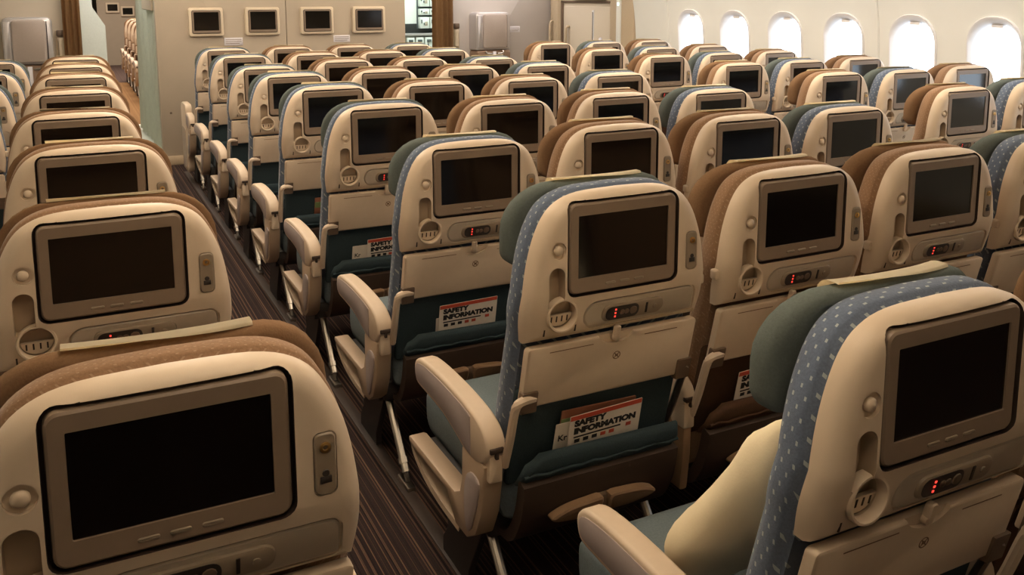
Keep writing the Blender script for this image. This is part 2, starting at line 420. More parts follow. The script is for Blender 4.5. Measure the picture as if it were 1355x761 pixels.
add_box(b, 5.305, 5.33, 8.25, 9.41, 1.44, 1.465, 0.003)
obj('door_seal', b, M['bracket'], dr)
df = struct('trim_5', bx(5.26, 5.42, 9.42, 9.60, 0, 2.3, 0.02), M['doorf'])
b = bmesh.new(); add_tube(b, smooth_path([(5.28, 9.52, 1.22), (5.22, 9.52, 1.20), (5.215, 9.52, 1.05), (5.22, 9.52, 0.92), (5.28, 9.52, 0.90)]), 0.014)
obj('assist_handle', b, M['doorf'], df)
df = struct('trim_6', bx(5.25, 5.42, 7.79, 8.25, 0, 2.3, 0.02), M['doorf'])
obj('indicator_panel', bx(5.235, 5.26, 8.02, 8.10, 0.95, 1.50, 0.006), M['lining'], df)
obj('indicator_lamp', bx(5.23, 5.24, 8.045, 8.075, 1.42, 1.45, 0.004), emit('indicator_green', (0.6, 1.0, 0.8), 3.0), df)

# ------------------------------------------------------------------ wall monitors, placards on the bulkhead
def monitor_on_wall(x0, x1, z0, z1, label):
    xm, zm = (x0 + x1) / 2, (z0 + z1) / 2
    t = thing('wall_monitor', label, 'monitor', (xm, 8.60, zm), 0, 'monitors along the centre bulkhead')
    w, h = (x1 - x0) / 2, (z1 - z0) / 2
    b = bmesh.new(); add_slab(b, rrect(-w, w, -h, h, 0.022), [(0.012, -0.04), (0.004, -0.036), (0, -0.026), (0, 0.0)])
    obj('housing', b, M['wallmon'], t)
    b = bmesh.new(); add_slab(b, rrect(-w + .026, w - .026, -h + .026, h - .024, 0.016), [(0.001, -0.044), (0, -0.043), (0, -0.03)])
    obj('gasket', b, M['gasket'], t)
    b = bmesh.new(); add_slab(b, rrect(-w + .030, w - .030, -h + .030, h - .028, 0.014), [(0.003, -0.050), (0, -0.047), (0, -0.03)])
    obj('bezel', b, M['bezel'], t)
    b = bmesh.new(); add_slab(b, rrect(-w + .044, w - .044, -h + .055, h - .040, 0.003), [(0, -0.0515), (0, -0.045)])
    obj('screen', b, M['screen'], t)
for k, (x0, x1) in enumerate(((0.99, 1.293), (1.488, 1.803), (1.998, 2.318), (2.506, 2.838))):
    monitor_on_wall(x0, x1, 1.165, 1.425, 'small cream framed screen on the tan bulkhead, ' + ['leftmost of four', 'second of four from the left', 'third of four from the left', 'rightmost of four'][k])
def placard(x0, x1, y, z0, z1, label):
    t = thing('placard', label, 'sign', ((x0 + x1) / 2, y, (z0 + z1) / 2), 0)
    w, h = (x1 - x0) / 2, (z1 - z0) / 2
    obj('plate', bx(-w, w, -0.004, 0, -h, h, 0.001), M['placard'], t)
    b = bmesh.new()
    for k in range(3):
        z = h * (0.5 - 0.5 * k); add_box(b, -w * 0.85, w * (0.85 - 0.2 * (k == 2)), -0.0052, -0.0038, z - h * 0.07, z + h * 0.07)
    obj('print_lines', b, M['socket'], t, kind='stuff')
placard(1.295, 1.462, 8.60, 1.077, 1.148, 'small white printed card on the bulkhead between the two left screens')
placard(2.318, 2.482, 8.60, 1.083, 1.150, 'small white printed card on the bulkhead between the two right screens')
placard(4.705, 4.86, 9.62, 1.09, 1.16, 'pale lilac printed card on the partition beside the grey jump seat')

# ------------------------------------------------------------------ the aircraft seat
SL = 0.24
def shear(bm, z0=0.90, cut=True):
    """Lean the part with the lower backrest: everything under z0 moves forward with depth."""
    if cut:
        bmesh.ops.bisect_plane(bm, geom=bm.verts[:] + bm.edges[:] + bm.faces[:], plane_co=(0, 0, z0), plane_no=(0, 0, 1))
    for v in bm.verts: v.co.y += SL * max(0.0, z0 - v.co.z)
    return bm
side = smooth_path([(0.229, 0.787), (0.237, 0.85), (0.231, 0.93), (0.216, 1.003), (0.190, 1.063), (0.155, 1.097), (0.10, 1.114), (0.0, 1.118)], 4)
def back_outline(grow=0.0, bottom=None):
    r = list(side)
    if bottom is not None: r = [(0.232, bottom), (0.235, (bottom + 0.787) / 2)] + r[1:]
    pts = r + [(-x, z) for x, z in reversed(r[:-1])]
    return inset2(pts, -grow) if grow else pts
HSX = 0.14            # monitor half width
def seat_meshes(pal):
    m = {}
    # back shell with real recesses
    b = bmesh.new()
    add_slab(b, back_outline(), [(0.030, -0.008), (0.020, -0.0065), (0.011, -0.002), (0.004, 0.006), (0, 0.016), (0, 0.034), (0.012, 0.040)])
    cuts = [cutter(rrect(-0.1455, 0.1455, 0.8905, 1.1020, 0.022), -0.05, 0.012),
            cutter(rrect(-0.190, -0.1505, 0.872, 0.962, (0.004, 0.004, 0.019, 0.019)), -0.05, 0.022),
            cutter([(-0.152 + 0.034 * math.cos(k / 20 * 2 * PI), 0.852 + 0.034 * math.sin(k / 20 * 2 * PI)) for k in range(20)], -0.05, 0.018),
            cutter(rrect(-0.096, 0.208, 0.803, 0.872, (0.032, 0.010, 0.022, 0.034)), -0.05, -0.001),
            cutter(rrect(0.1675, 0.1995, 0.911, 1.002, 0.010), -0.05, -0.004),
            cutter([(-0.167 + 0.019 * math.cos(k / 16 * 2 * PI), 0.999 + 0.019 * math.sin(k / 16 * 2 * PI)) for k in range(16)], -0.05, -0.002)]
    b = boolean(b, cuts, None)
    for f in b.faces:
        c = f.calc_center_median()
        inside = all(-0.147 < v.co.x < 0.147 and 0.8890 < v.co.z < 1.1035 for v in f.verts)
        if inside and c.y > -0.0055 and max(v.co.y for v in f.verts) < 0.0125: f.material_index = 1
        if c.y > 0.003 and c.y < 0.0225 and c.x < -0.110 and c.x > -0.195 and c.z < 0.97 and max(v.co.y for v in f.verts) < 0.0225 and min(abs(v.co.x) for v in f.verts) > 0.115 and min(v.co.z for v in f.verts) > 0.81: f.material_index = 2
    m['back_shell'] = to_mesh('back_shell', shear(b), [M['shell'], M['gasket'], M['recess']], 40)
    # monitor
    b = bmesh.new(); add_slab(b, rrect(-HSX, HSX, 0.8955, 1.096, 0.018), [(0.0045, -0.0065), (0.001, -0.004), (0, -0.001), (0, 0.012)])
    b = boolean(b, [cutter(rrect(-0.1175, 0.1175, 0.9305, 1.069, 0.002), -0.05, -0.0025)], None)
    m['monitor_bezel'] = to_mesh('monitor_bezel', b, M['bezel'])
    b = bmesh.new(); add_slab(b, rrect(-0.1172, 0.1172, 0.9308, 1.0687, 0.002), [(0, -0.0035), (0, -0.001)])
    m['screen'] = to_mesh('screen', b, M['screen'])
    for k, x in enumerate((-0.035, 0.002, 0.04)):
        b = bmesh.new(); add_slab(b, rrect(x - 0.013, x + 0.013, 0.9085, 0.9145, 0.003, 3), [(0.001, -0.0083), (0, -0.0075), (0, -0.005)])
        m['control_button_%d' % k] = to_mesh('control_button', b, M['socket'])
    # coat hook button
    b = bmesh.new(); add_disc_stack(b, -0.167, 0.999, [(0.0105, -0.001), (0.011, -0.007), (0.008, -0.010), (0.003, -0.0112)], 14)
    m['coat_hook'] = to_mesh('coat_hook', b, M['shell'], 60)
    # cup holder: ring, flap with slots, hinge feet
    b = bmesh.new(); n = 24
    def ringp(r, y): return [(-0.152 + r * math.cos(k / n * 2 * PI), y + SL * 0.047, 0.852 + r * math.sin(k / n * 2 * PI)) for k in range(n)]
    add_loft(b, [ringp(0.032, 0.004), ringp(0.032, -0.012), ringp(0.0335, -0.0145), ringp(0.0370, -0.0145), ringp(0.0385, -0.011), ringp(0.0385, 0.004)], cap=False, closed=True)
    m['cup_holder'] = to_mesh('cup_holder', b, M['shell'], 50)
    b = bmesh.new()
    fl = [(-0.152 + 0.031 * math.cos(a), 0.852 + 0.031 * math.sin(a)) for a in [PI + 0.08 + (PI - 0.16) * k / 12 for k in range(13)]]
    add_slab(b, fl, [(0.001, 0.001), (0, 0.002), (0, 0.010)])
    m['holder_flap'] = to_mesh('holder_flap', shear(b), M['shell'])
    b = bmesh.new()
    for x in (-0.172, -0.159, -0.146, -0.133): add_box(b, x - 0.0016, x + 0.0016, 0.0002, 0.0016, 0.833, 0.847)
    for x in (-0.191, -0.113): add_box(b, x - 0.0018, x + 0.0018, -0.0082, -0.0065, 0.806, 0.822)
    m['holder_slots'] = to_mesh('holder_slots', shear(b), M['gasket'])
    # handset dock, handset, display, keys
    b = bmesh.new(); add_slab(b, rrect(-0.093, 0.205, 0.806, 0.869, (0.029, 0.008, 0.020, 0.032)), [(0.004, -0.0065), (0.001, -0.004), (0, 0.0)])
    m['handset_dock'] = to_mesh('handset_dock', shear(b), M['grey'])
    b = bmesh.new(); add_slab(b, rrect(-0.048, 0.118, 0.814, 0.856, 0.019), [(0.006, -0.0125), (0.002, -0.0105), (0, -0.006)])
    m['handset'] = to_mesh('handset', shear(b), M['socket'])
    b = bmesh.new(); add_slab(b, rrect(-0.040, 0.048, 0.819, 0.851, 0.014), [(0, -0.0132), (0, -0.010)])
    m['handset_face'] = to_mesh('handset_face', shear(b), M['dark'])
    b = bmesh.new()
    for z in (0.8265, 0.835, 0.8435): add_box(b, -0.0168, -0.0132, -0.0142, -0.0128, z - 0.0018, z + 0.0018)
    m['red_digits'] = to_mesh('red_digits', shear(b), M['red'])
    for k, (x, r) in enumerate(((0.003, 0.0065), (0.015, 0.0065), (0.033, 0.010), (0.092, 0.006))):
        b = bmesh.new(); add_disc_stack(b, x, 0.835, [(r, -0.0128), (r * .9, -0.0148), (r * .4, -0.0155)], 10)
        m['key_%d' % k] = to_mesh('key', shear(b, cut=False), M['bracket'] if k < 3 else M['socket'])
    b = bmesh.new(); add_box(b, 0.066, 0.071, -0.0142, -0.0120, 0.823, 0.848)
    m['key_bar'] = to_mesh('key_bar', shear(b), M['dark'])
    # socket panel
    b = bmesh.new(); add_slab(b, rrect(0.169, 0.198, 0.9125, 1.0005, 0.009), [(0.002, -0.0105), (0, -0.0085), (0, -0.003)])
    m['socket_panel'] = to_mesh('socket_panel', b, M['socket'])
    b = bmesh.new(); add_disc_stack(b, 0.1835, 0.981, [(0.0075, -0.0095), (0.0075, -0.0125), (0.004, -0.013), (0.003, -0.010)], 12)
    m['audio_jack'] = to_mesh('audio_jack', b, M['brass'])
    b = bmesh.new(); add_box(b, 0.176, 0.191, -0.0118, -0.0100, 0.930, 0.940, 0.0006)
    add_disc_stack(b, 0.1835, 0.944, [(0.0055, -0.0100), (0.0045, -0.0115)], 10)
    m['data_port'] = to_mesh('data_port', b, M['dark'])
    # tray table
    b = bmesh.new()
    add_slab(b, rrect(-0.226, 0.226, 0.628, 0.780, (0.006, 0.006, 0.010, 0.010)), [(0.005, -0.012), (0.001, -0.0095), (0, -0.006), (0, 0.010), (0.003, 0.013)])
    dish = [(0.0 + 0.048 * math.cos(a), 0.786 + 0.030 * math.sin(a)) for a in [PI + PI * k / 16 for k in range(17)]]
    b = boolean(b, [cutter(dish, -0.05, -0.004)], None)
    m['tray_table'] = to_mesh('tray_table', shear(b, cut=False), M['tray'])
    b = bmesh.new(); add_slab(b, rrect(-0.007, 0.007, 0.762, 0.800, 0.005, 3), [(0.002, -0.017), (0, -0.014), (0, -0.004)])
    add_disc_stack(b, 0, 0.769, [(0.010, -0.005), (0.009, -0.015), (0.005, -0.017)], 14)
    m['tray_latch'] = to_mesh('tray_latch', shear(b, cut=False), M['tray'])
    b = bmesh.new(); n = 20
    add_loft(b, [[(0.008 + r * math.cos(k / n * 2 * PI), y, 0.722 + r * math.sin(k / n * 2 * PI)) for k in range(n)] for r, y in ((0.0085, -0.0118), (0.0085, -0.0124), (0.0105, -0.0124), (0.0105, -0.0118))], cap=False, closed=True)
    for s in (1, -1):
        d = Vector((1, 0, s)).normalized() * 0.0085; e = Vector((-d.z, 0, d.x)).normalized() * 0.0012; c0 = Vector((0.008, -0.0123, 0.722))
        b.faces.new([b.verts.new(c0 + q) for q in (-d - e, d - e, d + e, -d + e)])
    add_box(b, 0.004, 0.012, -0.0124, -0.0119, 0.719, 0.725)
    m['tray_symbol'] = to_mesh('tray_symbol', shear(b, cut=False), M['mark'])
    b = bmesh.new()
    for x0, x1 in ((-0.172, -0.060), (0.078, 0.170)):
        add_box(b, x0, x1, -0.0124, -0.0117, 0.7625, 0.7645)
    m['tray_print'] = to_mesh('tray_print', shear(b, cut=False), M['mark'])
    # tray arms with dark corner bracket
    for s, nm in ((-1, 'tray_arm_l'), (1, 'tray_arm_r')):
        b = bmesh.new()
        if s < 0: pth = [(-.196, .050, .652), (-.225, .040, .656), (-.243, .038, .650), (-.247, .046, .625), (-.247, .070, .55), (-.245, .100, .48)]
        else: pth = [(.200, .058, .652), (.216, .050, .654), (.227, .055, .640), (.228, .075, .605), (.228, .11, .52), (.228, .14, .46)]
        add_tube(b, smooth_path(pth, 5), 0.0105 if s < 0 else 0.009, 8)
        m[nm] = to_mesh('tray_arm', b, M['arm'] if s < 0 else M['steel'])
        b = bmesh.new(); add_slab(b, rrect(*sorted((s * .190, s * .230)), .618, .672, 0.003, 2), [(0.001, -0.018), (0, -0.016), (0, 0.0)])
        m[nm + '_br'] = to_mesh('corner_bracket', shear(b, cut=False), M['bracket'])
    for s, nm in ((-1, 'catch_l'), (1, 'catch_r')):
        b = bmesh.new(); add_box(b, *sorted((s * .222, s * .247)), 0.020, 0.044, 0.858, 0.884, 0.006)
        m[nm] = to_mesh('side_catch', b, M['shell'])
    # backrest upholstery
    b = bmesh.new(); add_slab(b, back_outline(0.004, 0.42), [(0.016, 0.038), (0.014, 0.045), (0.003, 0.050), (0, 0.058), (0, 0.082), (0.006, 0.096), (0.022, 0.106)])
    m['backrest'] = to_mesh('backrest', shear(b), pal['fabric'], 50)
    # headrest with forward wings and cream cover
    ho = inset2(rrect(-0.226, 0.226, 0.934, 1.122, (0.03, 0.03, 0.115, 0.115), 7), 0)
    lay = [(0.014, 0.084), (0.004, 0.088), (0, 0.096), (0, 0.116), (0.006, 0.130), (0.022, 0.137), (0.07, 0.135)]
    b = bmesh.new(); add_slab(b, ho, lay)
    for v in b.verts: v.co.y += 0.045 * (abs(v.co.x) / 0.22) ** 2.2
    m['headrest'] = to_mesh('headrest', b, pal['head'], 50)
    path = smooth_path([(0.094, 1.1265), (0.103, 1.1275), (0.118, 1.127), (0.130, 1.122), (0.139, 1.105), (0.142, 1.06), (0.141, 0.99)], 4)
    b = bmesh.new(); xs = [-0.118 + 0.236 * i / 8 for i in range(9)]
    g = [[b.verts.new((x, y + 0.045 * (abs(x) / 0.22) ** 2.2, z + 0.0015 * math.sin(9 * x + 20 * y) - (0.0 if j else 0.004 * math.sin(14 * x)))) for x in xs] for j, (y, z) in enumerate(path)]
    for r0, r1 in zip(g, g[1:]):
        for i in range(8): b.faces.new((r0[i], r0[i + 1], r1[i + 1], r1[i]))
    r = bmesh.ops.solidify(b, geom=b.faces[:], thickness=-0.0025)
    m['headrest_cover'] = to_mesh('headrest_cover', b, M['cloth'], 60)
    # lower back cloth, pocket, skirt
    b = bmesh.new(); add_slab(b, rrect(-0.222, 0.222, 0.40, 0.66, 0.01), [(0.004, 0.022), (0, 0.026), (0, 0.038)])
    m['back_panel'] = to_mesh('back_panel', shear(b, cut=False), pal['low'])
    po = [(-0.215, 0.418), (0.215, 0.418), (0.219, 0.462), (0.212, 0.500), (-0.172, 0.506), (-0.186, 0.492), (-0.205, 0.482), (-0.216, 0.455)]
    b = bmesh.new(); add_slab(b, po, [(0.014, -0.045), (0.004, -0.039), (0, -0.030), (0, -0.024)])
    for v in b.verts:
        k = max(0, (0.462 - v.co.z)) / 0.05
        v.co.y += SL * (0.9 - v.co.z) + 0.03 * k * k
    m['seat_pocket'] = to_mesh('seat_pocket', b, pal['low'], 50)
    b = bmesh.new()
    seam = [(-0.212 + 0.424 * i / 14, -0.043 + SL * 0.444 + 0.002 * math.sin(i * 1.7), 0.456 + 0.003 * math.sin(i * 2.3)) for i in range(15)]
    add_tube(b, seam, 0.004, 6)
    m['pocket_seam'] = to_mesh('pocket_seam', b, pal['low'])
    pr = smooth_path([(0.062, 0.432), (0.066, 0.40), (0.082, 0.34), (0.12, 0.275), (0.17, 0.25), (0.26, 0.245)], 4)
    b = bmesh.new(); w = 0.214
    rg = pr + [(y + 0.03, z + 0.012) for y, z in reversed(pr)]
    add_loft(b, [[(-w, y, z) for y, z in rg], [(w, y, z) for y, z in rg]])
    m['back_skirt'] = to_mesh('back_skirt', b, pal['skirt'], 50)
    # foot pads
    for s, nm in ((-1, 'pad_l'), (1, 'pad_r')):
        o2 = smooth_path([(s * .010, .322), (s * .010, .368), (s * .05, .370), (s * .10, .365), (s * .135, .352), (s * .145, .340), (s * .125, .328), (s * .07, .320)], 3)
        if s > 0: o2 = o2[::-1]
        b = bmesh.new(); add_slab(b, o2, [(0.006, 0.040), (0.001, 0.044), (0, 0.050), (0, 0.066)])
        for v in b.verts: v.co.y += (0.374 - v.co.z) * 0.35
        m[nm] = to_mesh('foot_pad', b, M['pad'])
    b = bmesh.new(); add_box(b, -0.03, 0.03, 0.060, 0.10, 0.325, 0.365, 0.004)
    m['pad_bracket'] = to_mesh('pad_bracket', b, M['bracket'])
    # cushion
    b = bmesh.new(); add_slab(b, rrect(0.15, 0.685, 0.300, 0.435, (0.02, 0.05, 0.045, 0.02), 4), [(0.03, -0.222), (0.008, -0.216), (0, -0.20), (0, 0.20), (0.008, 0.216), (0.03, 0.222)], 'yz')
    m['seat_cushion'] = to_mesh('seat_cushion', b, pal['seat'], 50)
    # under-seat frame
    b = bmesh.new(); add_box(b, -0.24, 0.24, 0.20, 0.62, 0.235, 0.305, 0.01)
    for y in (0.27, 0.55): add_tube(b, [(-0.245, y, 0.235), (0.245, y, 0.235)], 0.022, 8)
    m['seat_frame'] = to_mesh('seat_frame', b, M['frame'])
    return m
def leg_mesh(x):
    out = {}
    b = bmesh.new(); add_tube(b, [(x, 0.265, 0.255), (x, 0.085, 0.045)], 0.0125, 10)
    out['rear_leg'] = to_mesh('rear_leg', b, M['steel'])
    b = bmesh.new(); add_tube(b, [(x, 0.115, 0.080), (x, 0.103, 0.066)], 0.016, 10); add_tube(b, [(x, 0.09, 0.052), (x, 0.068, 0.02)], 0.008, 8)
    add_box(b, x - 0.014, x + 0.014, 0.03, 0.13, 0.0, 0.020, 0.004)
    out['leg_fitting'] = to_mesh('leg_fitting', b, M['steel'])
    b = bmesh.new(); add_slab(b, [(0.245, 0.26), (0.36, 0.05), (0.36, 0.0), (0.54, 0.0), (0.54, 0.05), (0.50, 0.10), (0.56, 0.26)], [(0.002, x - 0.010), (0, x - 0.008), (0, x + 0.008), (0.002, x + 0.010)], 'yz')
    out['front_leg'] = to_mesh('front_leg', b, M['frame'])
    return out
ARM = smooth_path([(0.105, 0.492), (0.090, 0.520), (0.100, 0.556), (0.140, 0.580), (0.22, 0.592), (0.34, 0.597), (0.46, 0.594), (0.530, 0.583), (0.556, 0.560), (0.555, 0.530), (0.535, 0.511), (0.46, 0.508), (0.36, 0.503), (0.28, 0.487), (0.20, 0.468), (0.14, 0.470)], 3)[::-1]
def arm_meshes(xc, hw, s):
    """Armrest centred on xc; s is the outward side for the inlay."""
    m = {}
    b = bmesh.new(); add_slab(b, ARM, [(0.008, xc - hw), (0.0025, xc - hw + .002), (0, xc - hw + .008), (0, xc + hw - .008), (0.0025, xc + hw - .002), (0.008, xc + hw)], 'yz')
    m['armrest'] = to_mesh('armrest', b, M['arm'], 50)
    o2 = inset2(ARM, 0.0125)
    o2 = [(max(y, 0.180), z) for y, z in o2]
    b = bmesh.new(); add_slab(b, o2, [(0.0, xc + s * (hw - 0.004)), (0, xc + s * (hw + 0.0012)), (0.002, xc + s * (hw + 0.0022))], 'yz')
    m['armrest_inlay'] = to_mesh('armrest_inlay', b, M['inlay'])
    b = bmesh.new(); add_box(b, xc - 0.017, xc + 0.017, 0.084, 0.104, 0.520, 0.532, 0.002); add_box(b, xc - 0.004, xc + 0.004, 0.084, 0.104, 0.506, 0.524, 0.001)
    m['hinge_slot'] = to_mesh('hinge_slot', b, M['gasket'])
    b = bmesh.new(); add_box(b, xc - 0.017, xc + 0.017, 0.092, 0.15, 0.445, 0.514, 0.006)
    m['arm_hinge'] = to_mesh('arm_hinge', b, M['shell'])
    po = [(0.11, 0.27), (0.20, 0.27), (0.23, 0.46), (0.22, 0.472), (0.105, 0.472), (0.097, 0.46), (0.100, 0.36)]
    b = bmesh.new(); add_slab(b, po, soft(xc - hw + .004, xc + hw - .004, 0.006, 2), 'yz')
    m['arm_post'] = to_mesh('arm_post', b, M['pad'])
    return m
def aisle_panel(xc, hw, s):
    m = {}
    out = [(0.600, 0.330), (0.614, 0.325), (0.614, 0.312), (0.600, 0.306), (0.335, 0.310), (0.315, 0.285), (0.28, 0.250), (0.21, 0.252), (0.16, 0.285), (0.125, 0.355), (0.108, 0.44), (0.104, 0.482), (0.130, 0.490), (0.222, 0.488), (0.234, 0.472), (0.238, 0.39), (0.252, 0.352), (0.285, 0.333)][::-1]
    b = bmesh.new(); add_slab(b, out, soft(xc - hw, xc + hw, 0.006, 2), 'yz')
    m['arm_panel'] = to_mesh('arm_panel', b, M['panel'])
    pth = smooth_path([(0.606, 0.308), (0.585, 0.284), (0.51, 0.254), (0.40, 0.238), (0.27, 0.236)], 4)
    ring = pth + [(y - 0.004, z + 0.012) for y, z in reversed(pth)]
    b = bmesh.new(); add_slab(b, ring, [(0.003, xc - hw + .004), (0, xc - hw + .008), (0, xc + hw - .004), (0.003, xc + hw)], 'yz')
    m['panel_rail'] = to_mesh('panel_rail', b, M['arm'])
    il = smooth_path([(0.142, 0.37), (0.128, 0.43), (0.17, 0.440), (0.205, 0.41), (0.215, 0.34), (0.20, 0.280), (0.175, 0.295)], 4)[::-1]
    b = bmesh.new(); add_slab(b, il, [(0, xc + s * (hw - 0.004)), (0, xc + s * (hw + 0.003)), (0.004, xc + s * (hw + 0.005))], 'yz')
    m['panel_inlay'] = to_mesh('panel_inlay', b, M['inlay'])
    return m
MB, MBR = seat_meshes(BLUE), seat_meshes(BROWN)
for k, me in MB.items():                       # parts whose look is the same share one mesh
    if me.materials[0] == MBR[k].materials[0]: MBR[k] = me
LEG_L, LEG_R = leg_mesh(-0.215), leg_mesh(0.225)
AX = 0.256
ARM_MID, ARM_AISLE_L, ARM_AISLE_R, ARM_END = arm_meshes(-AX, 0.017, -1), arm_meshes(-0.270, 0.025, -1), arm_meshes(0.270, 0.025, 1), arm_meshes(AX, 0.017, 1)
PAN_L, PAN_R = aisle_panel(-0.270, 0.025, -1), aisle_panel(0.270, 0.025, 1)

def make_seat(ms, left, right, legs, console=False):
    """left/right: None, 'mid' or 'aisle' armrest; legs: 'l', 'r' or both."""
    root = D.objects.new('aircraft_seat', None); C.objects.link(root); root.empty_display_size = 0.1
    P = lambda nm, key, par=root, label=None: obj(nm, ms[key], None, par, label)
    P('back_shell', 'back_shell')
    mo = P('monitor_bezel', 'monitor_bezel', label='taupe screen surround'); P('screen', 'screen', mo, 'black glossy screen')
    for k in range(3): P('control_button', 'control_button_%d' % k, mo)
    P('coat_hook', 'coat_hook')
    cu = P('cup_holder', 'cup_holder'); P('holder_flap', 'holder_flap', cu); P('holder_slots', 'holder_slots', cu)
    P('handset_dock', 'handset_dock')
    h = P('handset', 'handset', label='brown remote handset with red digits'); P('handset_face', 'handset_face', h); P('red_digits', 'red_digits', h, 'glowing red digits'); P('key_bar', 'key_bar', h)
    for k in range(4): P('key', 'key_%d' % k, h)
    s = P('socket_panel', 'socket_panel'); P('audio_jack', 'audio_jack', s); P('data_port', 'data_port', s)
    t = P('tray_table', 'tray_table', label='folded cream tray table'); P('tray_latch', 'tray_latch', t); P('tray_symbol', 'tray_symbol', t); P('tray_print', 'tray_print', t)
    for k in ('tray_arm_l', 'tray_arm_r'):
        a = P('tray_arm', k); P('corner_bracket', k + '_br', a)
    for k in (('catch_r',) if left == 'aisle' else ('catch_l',) if right == 'aisle' else ('catch_l', 'catch_r')): P('side_catch', k)
    P('backrest', 'backrest')
    hr = P('headrest', 'headrest'); P('headrest_cover', 'headrest_cover', hr, 'cream cloth over the headrest')
    P('back_panel', 'back_panel'); p = P('seat_pocket', 'seat_pocket'); P('pocket_seam', 'pocket_seam', p)
    P('back_skirt', 'back_skirt', label='dark brown skirt under the pocket')
    for k in ('pad_l', 'pad_r'): P('foot_pad', k)
    P('pad_bracket', 'pad_bracket')
    P('seat_cushion', 'seat_cushion'); P('seat_frame', 'seat_frame')
    for L, on in ((LEG_L, 'l' in legs), (LEG_R, 'r' in legs)):
        if on:
            r = obj('rear_leg', L['rear_leg'], None, root, 'silver rear leg'); obj('leg_fitting', L['leg_fitting'], None, r); obj('front_leg', L['front_leg'], None, root)
    for sd, how in ((-1, left), (1, right)):
        if not how: continue
        am = (ARM_AISLE_L if sd < 0 else ARM_AISLE_R) if how == 'aisle' else (ARM_MID if sd < 0 else ARM_END)
        a = obj('armrest', am['armrest'], None, root)
        for k in ('armrest_inlay', 'hinge_slot', 'arm_hinge'): obj(k, am[k], None, a)
        if how == 'aisle':
            pn = PAN_L if sd < 0 else PAN_R
            p = obj('arm_panel', pn['arm_panel'], None, root); obj('panel_rail', pn['panel_rail'], None, p); obj('panel_inlay', pn['panel_inlay'], None, p)
        else: obj('arm_post', am['arm_post'], None, root)
    return root
PROTO = {}
KIND = {'A': (MB, 'aisle', None, 'lr'), 'B': (MBR, 'mid', None, 'r'), 'C': (MBR, 'mid', None, 'r'), 'D': (MB, 'mid', 'aisle', 'r'),
        'E': (MBR, 'aisle', None, 'lr'), 'F': (MB, 'mid', None, 'r'), 'G': (MBR, 'mid', 'mid', 'r'),
        'K': (MB, 'mid', None, 'r'), 'L': (MBR, 'mid', 'aisle', 'lr')}
# measured seat positions (x, y, height of screen centre)
SEATS = {
 'A': [(1.1121, .8201, .996), (1.0757, 1.6219, 1.0057), (1.0881, 2.4469, .9893), (1.0848, 3.2858, 1.008), (1.0927, 4.0944, 1.0051), (1.0954, 4.896, .999), (1.107, 5.6872, .9829), (1.1103, 6.5068, .9999), (1.1151, 7.3179, 1.0031)],
 'B': [(1.648, .830, .999), (1.6184, 1.642, .9987), (1.6168, 2.4592, 1.0009), (1.6171, 3.2681, .9987), (1.6119, 4.096, 1.0012), (1.6184, 4.8943, 1.0025), (1.6189, 5.7069, 1.004), (1.625, 6.515, 1.0), (1.628, 7.325, 1.002)],
 'C': [None, (2.1475, 1.6531, 1.0003), (2.1442, 2.4496, 1.0018), (2.1439, 3.2684, 1.0007), (2.143, 4.09, 1.0), (2.144, 4.893, .999), (2.147, 5.695, .997), (2.146, 6.52, .998), (2.148, 7.327, .999)],
 'D': [None, (2.672, 1.655, 1.0), (2.6723, 2.4591, .9989), (2.673, 3.2443, .9943), (2.6705, 4.0828, 1.0038), (2.6691, 4.8957, .9987), (2.6747, 5.6856, .9881), (2.6654, 6.5304, .9959), (2.6702, 7.3293, .9973)],
 'E': [None, None, (3.7893, 2.8129, .991), (3.7947, 3.5954, .9994), (3.796, 4.3946, .9962), (3.7971, 5.2027, .9961), (3.8013, 6.0014, .9949), (3.7981, 6.834, 1.0031)],
 'F': [None, None, (4.314, 2.80, .997), (4.3173, 3.5762, .9953), (4.317, 4.39, .997), (4.318, 5.20, .997), (4.32, 6.0, .996), (4.319, 6.83, 1.0)],
 'G': [None, None, None, (4.8376, 3.5761, .9984), (4.838, 4.388, .998), (4.838, 5.20, .997), (4.838, 6.0, .997), (4.838, 6.83, 1.0)],
 'L': [(.0836, 1.1045, .980), (.0549, 1.9934, .9908), (.0397, 2.7996, .9969), (.0098, 3.6104, .9988), (.0166, 4.4242, 1.0043), (.0273, 5.2359, 1.007), (.035, 6.04, 1.003), (.0426, 6.8532, .9978)],
 'K': [None, None, None, (-.520, 3.605, .985), (-.512, 4.418, .983), (-.500, 5.222, .980), (-.478, 6.0283, .976), (-.473, 6.848, .9853)],
}
ORD = ['first', 'second', 'third', 'fourth', 'fifth', 'sixth', 'seventh', 'eighth', 'ninth']
WHO = {'A': ('blue', 'on the striped aisle edge of the centre block', 'blue seats along the striped aisle'), 'B': ('brown', 'second from the striped aisle in centre block', 'brown centre seats second from the striped aisle'),
       'C': ('brown', 'third from the striped aisle in centre block', 'brown centre seats third from the striped aisle'), 'D': ('blue', 'at the far edge of the centre block', 'blue seats on the far edge of the centre block'),
       'E': ('brown', 'on the aisle edge of the window block', 'brown aisle seats of the window block'), 'F': ('blue', 'in the middle of the window block', 'blue middle seats of the window block'),
       'G': ('brown', 'directly under the cabin windows', 'brown seats under the cabin windows'), 'K': ('blue', 'at the left picture edge', 'blue seats of the left block'), 'L': ('brown', 'left of the striped aisle', 'brown seats left of the striped aisle')}
SEAT = {}
